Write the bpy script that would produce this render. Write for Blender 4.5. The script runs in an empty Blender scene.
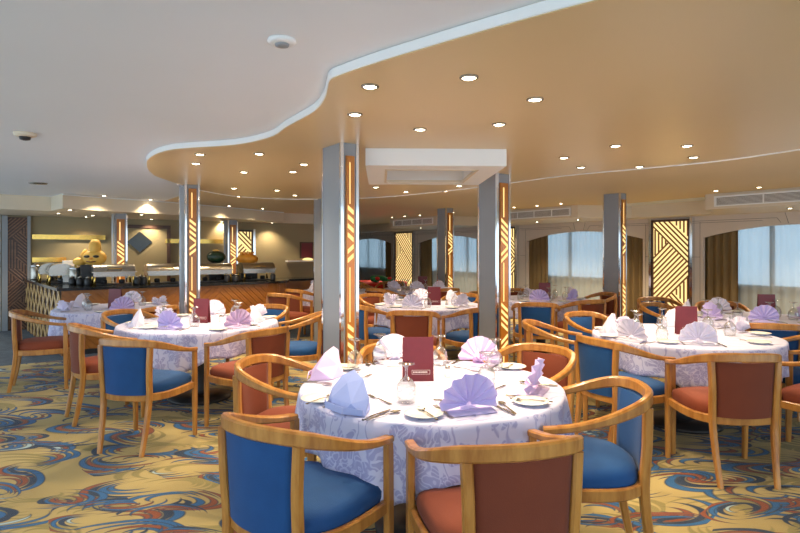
import bpy, bmesh, math, random
from math import sin, cos, pi, radians, atan2, hypot, sqrt
from mathutils import Vector, Matrix
random.seed(7)
S = bpy.context.scene
COL = S.collection
EYE = 1.47
F = 560.0            # focal length in pixels of an 800 wide frame
HZ = 250.6           # horizon row
TH = radians(34.6)   # the room's grid is turned by this about z
CU, SU = cos(TH), sin(TH)
Z_SOFFIT, Z_CEIL, Z_LOW = EYE + .83, EYE + .88, EYE + .65

# ---------------------------------------------------------------- camera, sky, exposure
cam = bpy.data.cameras.new('camera'); camo = bpy.data.objects.new('camera', cam); COL.objects.link(camo)
camo.location = (0, 0, EYE); camo.rotation_euler = (pi/2, 0, 0)
cam.sensor_width = 36; cam.lens = F/800*36; cam.shift_y = -(266.5-HZ)/800; cam.clip_start = .05
S.camera = camo
world = bpy.data.worlds.new('World'); S.world = world; world.use_nodes = True
bg = world.node_tree.nodes['Background']; bg.inputs[0].default_value = (.68, .85, 1, 1); bg.inputs[1].default_value = 1.45
S.view_settings.view_transform = 'Standard'; S.view_settings.look = 'None'
S.view_settings.gamma = 1; S.view_settings.exposure = 0.66
S.view_settings.use_curve_mapping = False
SPOT_W = 37.0
SPOT_COL = (1, .80, .54)

# ---------------------------------------------------------------- helpers
def W(u, v, z=0): return Vector((CU*u - SU*v, SU*u + CU*v, z))
def UV(x, y): return (CU*x + SU*y, -SU*x + CU*y)
def tag(o, label=None, cat=None, group=None, kind=None):
    if label: o['label'] = label
    if cat: o['category'] = cat
    if group: o['group'] = group
    if kind: o['kind'] = kind
    return o
def empty(name, loc, rz=0):
    o = bpy.data.objects.new(name, None); COL.objects.link(o); o.location = loc; o.rotation_euler = (0, 0, rz)
    o.empty_display_size = .1
    return o
class MB:
    def __init__(s): s.v = []; s.f = []; s.sm = []
    def add(s, vs, fs, smooth=False):
        n = len(s.v); s.v += [tuple(p) for p in vs]; s.f += [tuple(i+n for i in f) for f in fs]; s.sm += [smooth]*len(fs); return s
    def box(s, x0, x1, y0, y1, z0, z1, M=None):
        vs = [Vector((x, y, z)) for z in (z0, z1) for y in (y0, y1) for x in (x0, x1)]
        if M is not None: vs = [M @ p for p in vs]
        return s.add(vs, [(0,2,3,1), (4,5,7,6), (0,1,5,4), (2,6,7,3), (0,4,6,2), (1,3,7,5)])
    def lathe(s, prof, n=20, c=(0,0,0), smooth=True):
        vs = [(c[0]+r*cos(2*pi*i/n), c[1]+r*sin(2*pi*i/n), c[2]+z) for r, z in prof for i in range(n)]
        fs = []
        for k in range(len(prof)-1):
            for i in range(n):
                j = (i+1) % n; fs.append((k*n+i, k*n+j, (k+1)*n+j, (k+1)*n+i))
        fs.append(tuple(range(n-1, -1, -1))); fs.append(tuple((len(prof)-1)*n+i for i in range(n)))
        return s.add(vs, fs, smooth)
    def prism(s, poly, z0, z1):
        n = len(poly)
        vs = [(x, y, z0) for x, y in poly] + [(x, y, z1) for x, y in poly]
        return s.add(vs, [tuple(range(n-1, -1, -1)), tuple(range(n, 2*n))] + [(i, (i+1) % n, n+(i+1) % n, n+i) for i in range(n)])
    def sweep(s, path, wh, ups=None, smooth=False, closed=False):
        """rectangular bar along path; wh = list or single (width, height); the height axis is z unless the path itself is upright"""
        n = len(path); path = [Vector(p) for p in path]; vs = []
        for i, p in enumerate(path):
            if closed: t = path[(i+1) % n] - path[i-1]
            else: t = path[min(i+1, n-1)] - path[max(i-1, 0)]
            t.normalize()
            up = Vector(ups) if ups else Vector((0, 0, 1))
            side = t.cross(up); side.normalize(); u2 = side.cross(t); u2.normalize()
            w, h = wh[i] if isinstance(wh, list) else wh
            c = .22*min(w, h)
            for a, b in ((-w/2+c, -h/2), (w/2-c, -h/2), (w/2, -h/2+c), (w/2, h/2-c), (w/2-c, h/2), (-w/2+c, h/2), (-w/2, h/2-c), (-w/2, -h/2+c)):
                vs.append(p + side*a + u2*b)
        fs = []
        m = n if closed else n-1
        for i in range(m):
            for k in range(8):
                a = i*8+k; b = i*8+(k+1) % 8; i2 = ((i+1) % n)*8
                fs.append((a, b, i2+(k+1) % 8, i2+k))
        if not closed: fs += [tuple(range(7, -1, -1)), tuple((n-1)*8+k for k in range(8))]
        return s.add(vs, fs, smooth)
    def tube(s, path, r, n=8):
        path = [Vector(p) for p in path]; vs = []; L = len(path)
        for i, p in enumerate(path):
            t = (path[min(i+1, L-1)] - path[max(i-1, 0)]).normalized()
            up = Vector((0, 0, 1)) if abs(t.z) < .9 else Vector((1, 0, 0))
            a = t.cross(up).normalized(); b = a.cross(t)
            rr = r[i] if isinstance(r, list) else r
            vs += [p + a*rr*cos(2*pi*k/n) + b*rr*sin(2*pi*k/n) for k in range(n)]
        fs = [(i*n+k, i*n+(k+1) % n, (i+1)*n+(k+1) % n, (i+1)*n+k) for i in range(L-1) for k in range(n)]
        fs += [tuple(range(n-1, -1, -1)), tuple((L-1)*n+k for k in range(n))]
        return s.add(vs, fs, True)
    def grid(s, P, smooth=True, closed=False):
        """P[i][j] of points"""
        m, n = len(P), len(P[0])
        vs = [p for row in P for p in row]
        fs = [(i*n+j, i*n+(j+1) % n, (i+1)*n+(j+1) % n, (i+1)*n+j) for i in range(m-1) for j in range(n if closed else n-1)]
        return s.add(vs, fs, smooth)
    def build(s, name, mat, parent=None, fix=True, solid=0, rz=None, loc=None):
        me = bpy.data.meshes.new(name); me.from_pydata(s.v, [], s.f)
        me.polygons.foreach_set('use_smooth', s.sm)
        if fix:
            bm = bmesh.new(); bm.from_mesh(me); bmesh.ops.recalc_face_normals(bm, faces=bm.faces); bm.to_mesh(me); bm.free()
        me.materials.append(mat); me.update()
        o = bpy.data.objects.new(name, me); COL.objects.link(o)
        if parent: o.parent = parent
        if rz is not None: o.rotation_euler = (0, 0, rz)
        if loc is not None: o.location = loc
        if solid:
            md = o.modifiers.new('s', 'SOLIDIFY'); md.thickness = solid; md.offset = 0
        return o
def kids(o): return [c for c in bpy.data.objects if c.parent == o]
TREE = {}
def remember(o):
    """list the children once, so that copies are quick"""
    TREE[o.name] = [(c, [(g, None) for g in kids(c)]) for c in kids(o)]
    return o
def copy_tree(src, loc, rz=0, label=None, group=None):
    r = src.copy(); COL.objects.link(r); r.location = loc; r.rotation_euler = (0, 0, rz)
    if label: r['label'] = label
    if group: r['group'] = group
    for c, gs in TREE.get(src.name, []):
        d = c.copy(); COL.objects.link(d); d.parent = r
        for g, _ in gs:
            e = g.copy(); COL.objects.link(e); e.parent = d
    return r
USED = set()
def place(src, loc, rz=0, label=None, group=None):
    """first use moves the source itself, afterwards copies it"""
    if src.name not in USED:
        USED.add(src.name); src.location = loc; src.rotation_euler = (0, 0, rz)
        if label: src['label'] = label
        if group: src['group'] = group
        return src
    return copy_tree(src, loc, rz, label, group)
def catmull(pts, k=6):
    out = []; P = [Vector(p) for p in pts]; n = len(P)
    for i in range(n-1):
        a, b, c, d = P[max(i-1, 0)], P[i], P[i+1], P[min(i+2, n-1)]
        for j in range(k):
            t = j/k
            out.append(.5*((2*b) + (c-a)*t + (2*a-5*b+4*c-d)*t*t + (-a+3*b-3*c+d)*t*t*t))
    out.append(P[-1]); return out

# ---------------------------------------------------------------- materials
class NT:
    def __init__(s, name):
        s.m = bpy.data.materials.new(name); s.m.use_nodes = True; s.t = s.m.node_tree; s.t.nodes.clear()
        s.out = s.n('ShaderNodeOutputMaterial')
    def n(s, ty, **kw):
        nd = s.t.nodes.new(ty)
        for k, v in kw.items(): setattr(nd, k, v)
        return nd
    def l(s, a, b): s.t.links.new(a, b)
    def put(s, sock, v):
        if hasattr(v, 'is_output'): s.l(v, sock)
        elif v is not None: sock.default_value = v
    def math(s, op, a, b=None, c=None, clamp=False):
        nd = s.n('ShaderNodeMath', operation=op, use_clamp=clamp)
        for i, x in enumerate((a, b, c)):
            if x is not None: s.put(nd.inputs[i], x)
        return nd.outputs[0]
    def vm(s, op, a, b=None, scale=None):
        nd = s.n('ShaderNodeVectorMath', operation=op); s.put(nd.inputs[0], a)
        if b is not None: s.put(nd.inputs[1], b)
        if scale is not None: s.put(nd.inputs['Scale'], scale)
        return nd.outputs['Value'] if op in ('LENGTH', 'DISTANCE', 'DOT_PRODUCT') else nd.outputs['Vector']
    def mix(s, f, a, b):
        nd = s.n('ShaderNodeMix', data_type='RGBA'); s.put(nd.inputs[0], f); s.put(nd.inputs[6], a); s.put(nd.inputs[7], b); return nd.outputs[2]
    def noise(s, vec, scale, detail=2, rough=.5):
        nd = s.n('ShaderNodeTexNoise'); s.put(nd.inputs['Vector'], vec); nd.inputs['Scale'].default_value = scale
        nd.inputs['Detail'].default_value = detail; nd.inputs['Roughness'].default_value = rough; return nd
    def ramp(s, f, stops, interp='LINEAR'):
        nd = s.n('ShaderNodeValToRGB'); cr = nd.color_ramp; cr.interpolation = interp
        while len(cr.elements) < len(stops): cr.elements.new(.5)
        for e, (p, c) in zip(cr.elements, stops): e.position = p; e.color = (*c, 1)
        s.put(nd.inputs[0], f); return nd.outputs[0]
    def bsdf(s, col, rough=.5, **kw):
        b = s.n('ShaderNodeBsdfPrincipled'); s.put(b.inputs['Base Color'], col); s.put(b.inputs['Roughness'], rough)
        for k, v in kw.items(): s.put(b.inputs[k.replace('_', ' ')], v)
        s.l(b.outputs[0], s.out.inputs[0]); return b
    def bump(s, b, h, strength=.2, dist=.01):
        nd = s.n('ShaderNodeBump'); nd.inputs['Strength'].default_value = strength; nd.inputs['Distance'].default_value = dist
        s.put(nd.inputs['Height'], h); s.l(nd.outputs[0], b.inputs['Normal'])
    def obj(s): return s.n('ShaderNodeTexCoord').outputs['Object']
def srgb(r, g, b):
    f = lambda c: (c/255/12.92) if c/255 <= .04045 else ((c/255+.055)/1.055)**2.4
    return (f(r), f(g), f(b), 1)
def plain(name, col, rough=.5, noise=None, amt=.12, bump=0, **kw):
    t = NT(name); c = t.obj()
    nz = t.noise(c, noise or 8, 3)
    dark = tuple(x*(1-amt) for x in col[:3]) + (1,); light = tuple(min(1, x*(1+amt)) for x in col[:3]) + (1,)
    b = t.bsdf(t.mix(nz.outputs[0], dark, light), rough, **kw)
    if bump: t.bump(b, t.noise(c, (noise or 8)*6, 2).outputs[0], bump, .004)
    return t.m
def wood(name, c1, c2, rough=.32, scale=(4, 4, 30)):
    t = NT(name); c = t.obj(); mp = t.n('ShaderNodeMapping'); t.l(c, mp.inputs[0]); mp.inputs['Scale'].default_value = scale
    nz = t.noise(mp.outputs[0], 1.5, 4, .6)
    b = t.bsdf(t.ramp(nz.outputs[0], [(.3, c1[:3]), (.7, c2[:3])]), rough, Coat_Weight=.25, Coat_Roughness=.15)
    return t.m
def emit(name, col, s):
    t = NT(name); e = t.n('ShaderNodeEmission'); e.inputs[0].default_value = col; e.inputs[1].default_value = s; t.l(e.outputs[0], t.out.inputs[0]); return t.m

M = {}
M['wood'] = wood('honey_wood', srgb(158, 98, 40), srgb(200, 142, 70), .28, (14, 14, 3))
M['buffet'] = wood('orange_wood', srgb(148, 90, 32), srgb(182, 116, 48), .35, (3, 30, 3))
M['batten'] = wood('batten_wood', srgb(198, 156, 98), srgb(220, 182, 124), .4)
M['darkwood'] = wood('dark_wood', srgb(66, 44, 34), srgb(96, 66, 48), .45)
M['midwood'] = wood('mid_wood', srgb(120, 82, 58), srgb(146, 104, 74), .45)
def fabric(name, a, b):
    t = NT(name); c = t.obj(); n1 = t.noise(c, 6, 3); n2 = t.noise(c, 260, 2)
    bs = t.bsdf(t.mix(n1.outputs[0], a, b), .85, Sheen_Weight=.08, Sheen_Roughness=.4)
    t.bump(bs, n2.outputs[0], .5, .002); return t.m
M['blue'] = fabric('blue_fabric', srgb(8, 56, 110), srgb(20, 82, 140))
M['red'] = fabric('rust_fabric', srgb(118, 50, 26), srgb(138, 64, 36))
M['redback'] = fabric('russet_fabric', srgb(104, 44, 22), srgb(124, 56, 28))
M['ceil'] = plain('ceiling_paint', srgb(230, 234, 238), .7, 1.2, .03)
M['rearceil'] = plain('cream_ceiling', srgb(226, 202, 158), .65, 1.0, .04)
M['soffit'] = plain('cream_ceiling_gloss', srgb(216, 190, 142), .34, 1.0, .04)
M['white'] = plain('white_paint', srgb(240, 240, 238), .5, 3, .02)
M['cream'] = plain('cream_paint', srgb(222, 208, 184), .55, 3, .03)
M['wall'] = plain('wall_panel', srgb(214, 202, 190), .55, 2, .03)
M['groove'] = plain('groove', srgb(120, 108, 98), .7)
M['olive'] = plain('olive_wall', srgb(160, 146, 112), .6, 2, .05)
M['grey'] = plain('grey_laminate', srgb(148, 151, 155), .35, 3, .03)
M['chrome'] = plain('chrome', (.8, .8, .82, 1), .08, 5, .02, Metallic=1.0)
M['steel'] = plain('brushed_steel', (.42, .39, .34, 1), .26, 30, .1, Metallic=1.0)
M['brass'] = plain('brass', (.85, .55, .14, 1), .22, 20, .2, Metallic=1.0)
M['gold'] = plain('gold_wood', srgb(184, 114, 34), .3, 10, .2, Coat_Weight=.4)
M['black'] = plain('black_stone', (.012, .014, .013, 1), .12, 40, .3)
M['dark'] = plain('dark_plastic', (.02, .02, .022, 1), .4)
M['menu'] = plain('maroon_leatherette', srgb(112, 30, 38), .4, 30, .1, .2)
M['menuw'] = plain('card_print', srgb(230, 214, 206), .5)
M['china'] = plain('white_china', srgb(240, 238, 232), .12, 6, .01)
M['plant'] = plain('green_cloth', srgb(16, 116, 60), .7, 8, .3)
M['redcloth'] = plain('red_cloth', srgb(190, 28, 24), .7, 8, .2)
M['bread'] = plain('golden_carving', srgb(244, 186, 84), .5, 12, .18, .4)
M['pumpkin'] = plain('orange_carving', srgb(236, 158, 50), .5, 14, .2, .5)
M['melon'] = plain('dark_green_rind', srgb(22, 50, 32), .25, 14, .4)
M['rubber'] = plain('table_base', (.02, .018, .018, 1), .4)
M['brownc'] = plain('brown_drape', srgb(124, 102, 66), .8, 4, .1)
M['lamp'] = emit('downlight_glow', (1, .86, .62, 1), 14)
M['lit'] = emit('backlit_panel', (1, .70, .28, 1), .95)
M['litslot'] = emit('backlit_slot', (1, .62, .22, 1), 1.15)
M['litbox'] = emit('backlit_box', (.8, .92, 1, 1), .9)
M['pattern_slat'] = wood('slat_wood', srgb(128, 80, 30), srgb(160, 106, 46), .35)
M['floorblue'] = None

def glass(name):
    t = NT(name); tr = t.n('ShaderNodeBsdfTransparent'); tr.inputs[0].default_value = (.88, .90, .90, 1)
    gl = t.n('ShaderNodeBsdfGlossy'); gl.inputs['Roughness'].default_value = .03
    lw = t.n('ShaderNodeLayerWeight'); lw.inputs[0].default_value = .42
    mx = t.n('ShaderNodeMixShader'); f = t.math('MULTIPLY_ADD', lw.outputs['Facing'], .75, .08); t.l(f, mx.inputs[0])
    t.l(tr.outputs[0], mx.inputs[1]); t.l(gl.outputs[0], mx.inputs[2]); t.l(mx.outputs[0], t.out.inputs[0]); return t.m
M['glass'] = glass('clear_glass')
def sheer():
    t = NT('sheer_curtain'); a = t.n('ShaderNodeBsdfTranslucent'); a.inputs[0].default_value = (.5, .6, .66, 1)
    d = t.n('ShaderNodeBsdfDiffuse'); d.inputs[0].default_value = (.8, .84, .84, 1)
    tr = t.n('ShaderNodeBsdfTransparent'); tr.inputs[0].default_value = (.8, .9, .98, 1)
    m1 = t.n('ShaderNodeMixShader'); m1.inputs[0].default_value = .5; t.l(a.outputs[0], m1.inputs[1]); t.l(d.outputs[0], m1.inputs[2])
    m2 = t.n('ShaderNodeMixShader'); m2.inputs[0].default_value = .74; t.l(tr.outputs[0], m2.inputs[1]); t.l(m1.outputs[0], m2.inputs[2])
    t.l(m2.outputs[0], t.out.inputs[0]); return t.m
M['sheer'] = sheer()
def carpet():
    t = NT('swirl_carpet'); P = t.obj()
    wn = t.noise(P, .9, 1); w = t.vm('SCALE', t.vm('SUBTRACT', wn.outputs['Color'], (.5, .5, .5)), scale=.42)
    base = t.vm('ADD', P, w)
    base = t.vm('MULTIPLY', base, (1, 1, 0))
    col = t.ramp(t.noise(P, 1.3, 2).outputs[0], [(.35, srgb(164, 142, 84)[:3]), (.65, srgb(186, 164, 102)[:3])])
    nv, bl, rs, lb, ol = srgb(30, 48, 72)[:3], srgb(34, 92, 142)[:3], srgb(136, 68, 30)[:3], srgb(160, 184, 186)[:3], srgb(140, 126, 70)[:3]
    def layer(col, scale, off, rot, pals, asp=2.1, dens=1.0, shapes=((.52, .49, .085), (.40, .375, .07), (.29, .265, .08), (.18, .16, .06)), outline=True):
        """clusters of nested crescents: inside one circle, outside a second one that is shifted"""
        p = t.vm('ADD', base, off)
        mp = t.n('ShaderNodeMapping'); t.l(p, mp.inputs[0]); mp.inputs['Rotation'].default_value = (0, 0, rot); mp.inputs['Scale'].default_value = (1.0, asp, 1)
        v = t.n('ShaderNodeTexVoronoi', voronoi_dimensions='2D'); t.l(mp.outputs[0], v.inputs['Vector']); v.inputs['Scale'].default_value = scale
        v.inputs['Randomness'].default_value = .7
        d = t.vm('SCALE', t.vm('SUBTRACT', mp.outputs[0], v.outputs['Position']), scale=scale)
        sc = t.n('ShaderNodeSeparateColor'); t.l(v.outputs['Color'], sc.inputs[0])
        vr = t.n('ShaderNodeVectorRotate', rotation_type='Z_AXIS'); t.l(d, vr.inputs['Vector']); t.l(t.math('MULTIPLY', sc.outputs[0], 6.28), vr.inputs['Angle'])
        d = vr.outputs[0]
        on = t.math('LESS_THAN', sc.outputs[1], dens)
        for k, (ra, rb, sh) in enumerate(shapes):
            a = t.math('SUBTRACT', ra, t.vm('LENGTH', t.vm('SUBTRACT', d, (-.03*k, .04*k, 0))))
            b = t.math('SUBTRACT', t.vm('LENGTH', t.vm('SUBTRACT', d, (sh-.03*k, .04*k+.03, 0))), rb)
            e = t.math('MINIMUM', a, b)
            mask = t.math('MULTIPLY', t.math('MULTIPLY', e, 60, clamp=True), on)
            cc = t.ramp(sc.outputs[2], pals[k], 'CONSTANT')
            if outline:
                core = t.math('MULTIPLY', t.math('SUBTRACT', e, .012), 60, clamp=True)
                cc = t.mix(core, srgb(28, 46, 68), cc)
            col = t.mix(mask, col, cc)
        return col
    A = [(0, bl), (.5, rs), (.8, bl)]; B = [(0, rs), (.4, bl), (.7, nv)]; C_ = [(0, bl), (.3, lb), (.5, bl), (.8, rs)]; D_ = [(0, nv), (.5, bl), (.8, rs)]
    O_ = [(0, ol), (.5, ol)]
    col = layer(col, 1.5, (.3, .8, 0), .3, [O_]*4, dens=.9, outline=False)
    col = layer(col, 1.35, (3.3, 1.7, 0), .6, [A, B, C_, D_])
    col = layer(col, 1.6, (7.1, 4.3, 0), .75, [D_, C_, A, B], dens=.8)
    col = layer(col, 2.1, (2.1, 9.3, 0), .5, [B, A, D_, C_], dens=.5)
    # dark blue carpet beyond the tables on the buffet side
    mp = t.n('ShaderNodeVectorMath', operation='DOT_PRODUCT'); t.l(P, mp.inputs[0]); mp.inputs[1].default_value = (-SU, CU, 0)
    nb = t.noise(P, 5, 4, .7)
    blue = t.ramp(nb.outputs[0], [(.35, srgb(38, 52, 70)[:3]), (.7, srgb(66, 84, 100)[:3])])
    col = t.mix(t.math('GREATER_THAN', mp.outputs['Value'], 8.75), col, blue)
    fine = t.noise(P, 500, 1)
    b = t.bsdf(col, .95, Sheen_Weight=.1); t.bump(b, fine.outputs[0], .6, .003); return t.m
M['carpet'] = carpet()
def damask():
    t = NT('damask_cloth'); P = t.obj()
    sp = t.n('ShaderNodeSeparateXYZ'); t.l(P, sp.inputs[0])
    # wrap the drop round the rim: angle and height as pattern coordinates below the rim, plan coordinates above it
    ang = t.math('ARCTAN2', sp.outputs[1], sp.outputs[0])
    cb = t.n('ShaderNodeCombineXYZ'); t.l(t.math('MULTIPLY', ang, .72), cb.inputs[0]); t.l(sp.outputs[2], cb.inputs[1])
    side = t.math('LESS_THAN', sp.outputs[2], .742)
    mx = t.n('ShaderNodeMix', data_type='VECTOR'); t.l(side, mx.inputs[0]); t.l(P, mx.inputs[4]); t.l(cb.outputs[0], mx.inputs[5])
    q = mx.outputs[1]
    w = t.noise(q, 7, 2); q = t.vm('ADD', q, t.vm('SCALE', t.vm('SUBTRACT', w.outputs['Color'], (.5, .5, .5)), scale=.16))
    v = t.n('ShaderNodeTexVoronoi', voronoi_dimensions='2D'); t.l(q, v.inputs['Vector']); v.inputs['Scale'].default_value = 8.5
    d = t.vm('SUBTRACT', q, v.outputs['Position']); s2 = t.n('ShaderNodeSeparateXYZ'); t.l(d, s2.inputs[0])
    sc = t.n('ShaderNodeSeparateColor'); t.l(v.outputs['Color'], sc.inputs[0])
    a = t.math('ARCTAN2', s2.outputs[1], s2.outputs[0]); r = t.vm('LENGTH', d)
    pet = t.math('ABSOLUTE', t.math('COSINE', t.math('MULTIPLY', t.math('ADD', a, t.math('MULTIPLY', sc.outputs[0], 6)), 2.5)))
    fl = t.math('SUBTRACT', t.math('MULTIPLY_ADD', pet, .055, .022), r)
    fl = t.math('MULTIPLY', fl, 160, clamp=True)
    ring = t.math('MULTIPLY', t.math('SUBTRACT', t.math('ABSOLUTE', t.math('SUBTRACT', t.math('FRACT', t.math('MULTIPLY', r, 60)), .5)), .12), 12, clamp=True)
    fl = t.math('MULTIPLY', fl, t.math('MULTIPLY_ADD', ring, .7, .3))
    wv = t.n('ShaderNodeTexWave'); t.l(q, wv.inputs[0]); wv.inputs['Scale'].default_value = 3.2; wv.inputs['Distortion'].default_value = 9; wv.inputs['Detail'].default_value = 1
    stem = t.math('MULTIPLY', t.math('SUBTRACT', wv.outputs['Fac'], .95), 20, clamp=True)
    pat = t.math('MAXIMUM', fl, stem)
    col = t.mix(pat, srgb(214, 212, 238), srgb(172, 170, 212))
    b = t.bsdf(col, t.math('MULTIPLY_ADD', pat, -.15, .6), Sheen_Weight=.1)
    return t.m
M['cloth'] = damask()
def napmat(name, c, c2):
    return plain(name, c, .7, 6, .06, .1, Subsurface_Weight=0.0)
M['nap_lilac_shaded'] = napmat('lilac_shaded_napkin', srgb(202, 188, 234), None)  # pale lavender cloth, its colour made more purple to carry shading
M['nap_blue'] = napmat('pale_blue_napkin', srgb(176, 188, 238), None)
M['nap_white'] = napmat('white_napkin', srgb(232, 226, 242), None)
M['nap_pink'] = napmat('pink_napkin', srgb(222, 196, 232), None)

# ---------------------------------------------------------------- setting
def struct(mb, name, mat, uv=True, **kw):
    o = mb.build(name, mat, **kw); o['kind'] = 'structure'
    if uv: o.rotation_euler = (0, 0, TH)
    return o
fl = MB(); fl.add([(-6, -4, 0), (22, -4, 0), (22, 26, 0), (-6, 26, 0), (-6, -4, -.1), (22, -4, -.1), (22, 26, -.1), (-6, 26, -.1)],
     [(0,1,2,3), (7,6,5,4), (0,4,5,1), (1,5,6,2), (2,6,7,3), (3,7,4,0)])
floor = MB(); floor.prism([tuple(W(a, b)[:2]) for a, b in ((-3.4, -3), (10.9, -3), (10.9, 19.4), (-3.4, 19.4))], -.1, 0)
struct(floor, 'floor', M['carpet'], uv=False)
struct(MB().box(-3.4, 10.9, -3, 19.4, Z_CEIL, Z_CEIL+.12), 'ceiling', M['ceil'])

def pt(x, y, h=.83):
    Y = h*F/(HZ-y); return ((x-400)/F*Y, Y)
near = [pt(*p) for p in ((155,176),(148.5,170),(147,165),(148,160),(156,154.5),(169,150.5),(186,148.5),(236,145),(270,137.5),(287,127),(314,112),(325,99),(328,88),(331,80),(345,74),(362,68),(400,56),(475,34),(550,13),(600,0))]
near = [(q.x, q.y) for q in catmull([(x, y, 0) for x, y in near], 5)]
far = [pt(*p) for p in ((800,149),(720,160.5),(640,168.5),(560,176),(470,188),(380,197),(300,199),(240,196.5),(200,190),(178,184))]
far = [(q.x, q.y) for q in catmull([(x, y, 0) for x, y in far], 5)]
extra = [(1.1, 1.5), (1.7, 1.15), (2.6, .8), (3.8, .7), (4.6, 1.2), (4.9, 2.2), (4.4, 3.4)]
soff = near + extra + far
t_ = MB(); t_.prism(soff, Z_SOFFIT, Z_CEIL+.02); so = struct(t_, 'ceiling_soffit', M['soffit'], uv=False)
# white moulding that runs round the lower ceiling's edge
path = [Vector((x, y, Z_SOFFIT+.026)) for x, y in soff]
o = MB().sweep(path, (.012, .044), smooth=False, closed=True).build('trim_1', M['white']); o['kind'] = 'structure'
path = [Vector((x, y, Z_SOFFIT-.003)) for x, y in far]
o = MB().sweep(path, (.028, .014)).build('trim_7', M['white']); o['kind'] = 'structure'
rear = [pt(*p, .83) for p in ((205,188.5),(240,194),(300,197),(380,195),(470,186),(560,174),(640,166.5),(720,158.5),(800,147))]
rear = rear + [(4.4, 3.0), (10, .5), tuple(W(10.4, 19)[:2]), tuple(W(5, 19)[:2]), tuple(W(2.2, 11.2)[:2]), tuple(W(2.2, 9.5)[:2])]
struct(MB().prism(rear, Z_CEIL-.004, Z_CEIL+.01), 'ceiling_rear', M['rearceil'], uv=False)
# lowered ceiling and bulkhead over the buffet
lowpoly = [(-3.4, 10.5), (.5, 10.78), (.62, 10.05), (.95, 10.2), (1.35, 10.35), (1.9, 10.45), (2.4, 10.65), (3.2, 11.05), (3.9, 11.4), (4.5, 11.72), (5.05, 11.98), (5.1, 12.25), (6.1, 12.25), (6.1, 12.7), (-3.4, 12.7)]
struct(MB().prism(lowpoly, Z_LOW, Z_CEIL+.01), 'ceiling_bulkhead', M['cream'])
mp_ = [Vector((u, v, Z_CEIL-.014)) for u, v in lowpoly[2:11]]
o = MB().sweep(mp_, (.03, .02)).build('trim_2', M['white']); o['kind'] = 'structure'; o.rotation_euler = (0, 0, TH)
# walls
struct(MB().box(-3.4, 6.1, 12.6, 12.75, 0, Z_CEIL), 'wall_back', M['olive'])
struct(MB().box(-3.4, -.20, 12.52, 12.6, 0, Z_LOW), 'wall_left', M['white'])
struct(MB().box(6.0, 6.15, 12.75, 19.2, 0, Z_CEIL), 'wall_inner', M['wall'])
struct(MB().box(6.0, 10.9, 19.2, 19.35, 0, Z_CEIL), 'wall_far', M['wall'])
UW = 10.5
WINS = [(2.35, 5.34), (6.55, 9.65), (11.15, 14.2), (15.75, 18.7)]
def arch(v, a, b):
    c = (a+b)/2; k = (v-c)/((b-a)/2); return EYE + .24 + .19*(1-k*k)
m = MB(); vs_ = [-1.0]
for a, b in WINS: vs_ += [a + (b-a)*i/16 for i in range(17)]
vs_.append(19.2)
ztop = Z_CEIL
for i in range(len(vs_)-1):
    v0, v1 = vs_[i], vs_[i+1]; win = None
    for a, b in WINS:
        if v0 >= a-1e-6 and v1 <= b+1e-6: win = (a, b)
    z0, z1 = (arch(v0, *win), arch(v1, *win)) if win else (0, 0)
    m.add([(UW, v0, z0), (UW, v1, z1), (UW, v1, ztop), (UW, v0, ztop), (UW+.06, v0, z0), (UW+.06, v1, z1), (UW+.06, v1, ztop), (UW+.06, v0, ztop)],
          [(0,1,2,3), (7,6,5,4), (0,4,5,1)] + ([] if win else [(0,3,7,4), (1,5,6,2)]))
struct(m, 'wall_right', M['wall'])
ZS, ZT = .86, 2.0
m = MB(); e = -1.0
for a, b in WINS:
    m.box(UW+.3, UW+.36, e, a+.1, 0, Z_CEIL); m.box(UW+.3, UW+.36, a+.1, b-.1, 0, ZS); m.box(UW+.3, UW+.36, a+.1, b-.1, ZT, Z_CEIL); e = b-.1
m.box(UW+.3, UW+.36, e, 19.2, 0, Z_CEIL)
struct(m, 'wall_hull', M['wall'])
for i, (a, b) in enumerate(WINS):
    m = MB(); k = 3
    m.box(UW+.26, UW+.31, a+.08, b-.08, ZS-.14, ZS); m.box(UW+.27, UW+.31, a+.08, b-.08, ZT-.02, ZT+.06)
    for j in range(k+1):
        v = a+.1 + (b-a-.2)*j/k; m.box(UW+.27, UW+.31, v-.035, v+.035, ZS, ZT)
    w = struct(m, 'window_%d' % (i+1), M['dark'])
    g = MB().box(UW+.32, UW+.326, a+.1, b-.1, ZS, ZT).build('pane', M['glass'], w)
    # grooves of the wall panelling over the arch
    m = MB(); c = (a+b)/2
    G = .012
    def gl(p, q):
        m.sweep([Vector((UW-.001, p[0], p[1])), Vector((UW-.001, q[0], q[1]))], (.006, .008), ups=(1, 0, 0))
    gl((c+.28, 2.02), (b+.25, 2.02)); gl((c-.28, 2.02), (a-.25, 2.02))
    gl((c+.28, 2.02), (c+.22, arch(c+.22, a, b)+.04)); gl((c-.28, 2.02), (c-.22, arch(c-.22, a, b)+.04))
    gl((c+.16, 2.10), (c+.11, 1.92)); gl((c-.16, 2.10), (c-.11, 1.92))
    gl((c+.5, 1.985), (b+.2, 1.985)); gl((c-.5, 1.985), (a-.2, 1.985))
    gl((b+.06, 0), (b+.06, 2.0)); gl((a-.06, 0), (a-.06, 2.0)); gl((b+.06, 1.35), (b+.24, 1.35)); gl((a-.06, 1.35), (a-.24, 1.35))
    o = struct(m, 'trim_%d' % (i+3), M['groove'])
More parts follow.
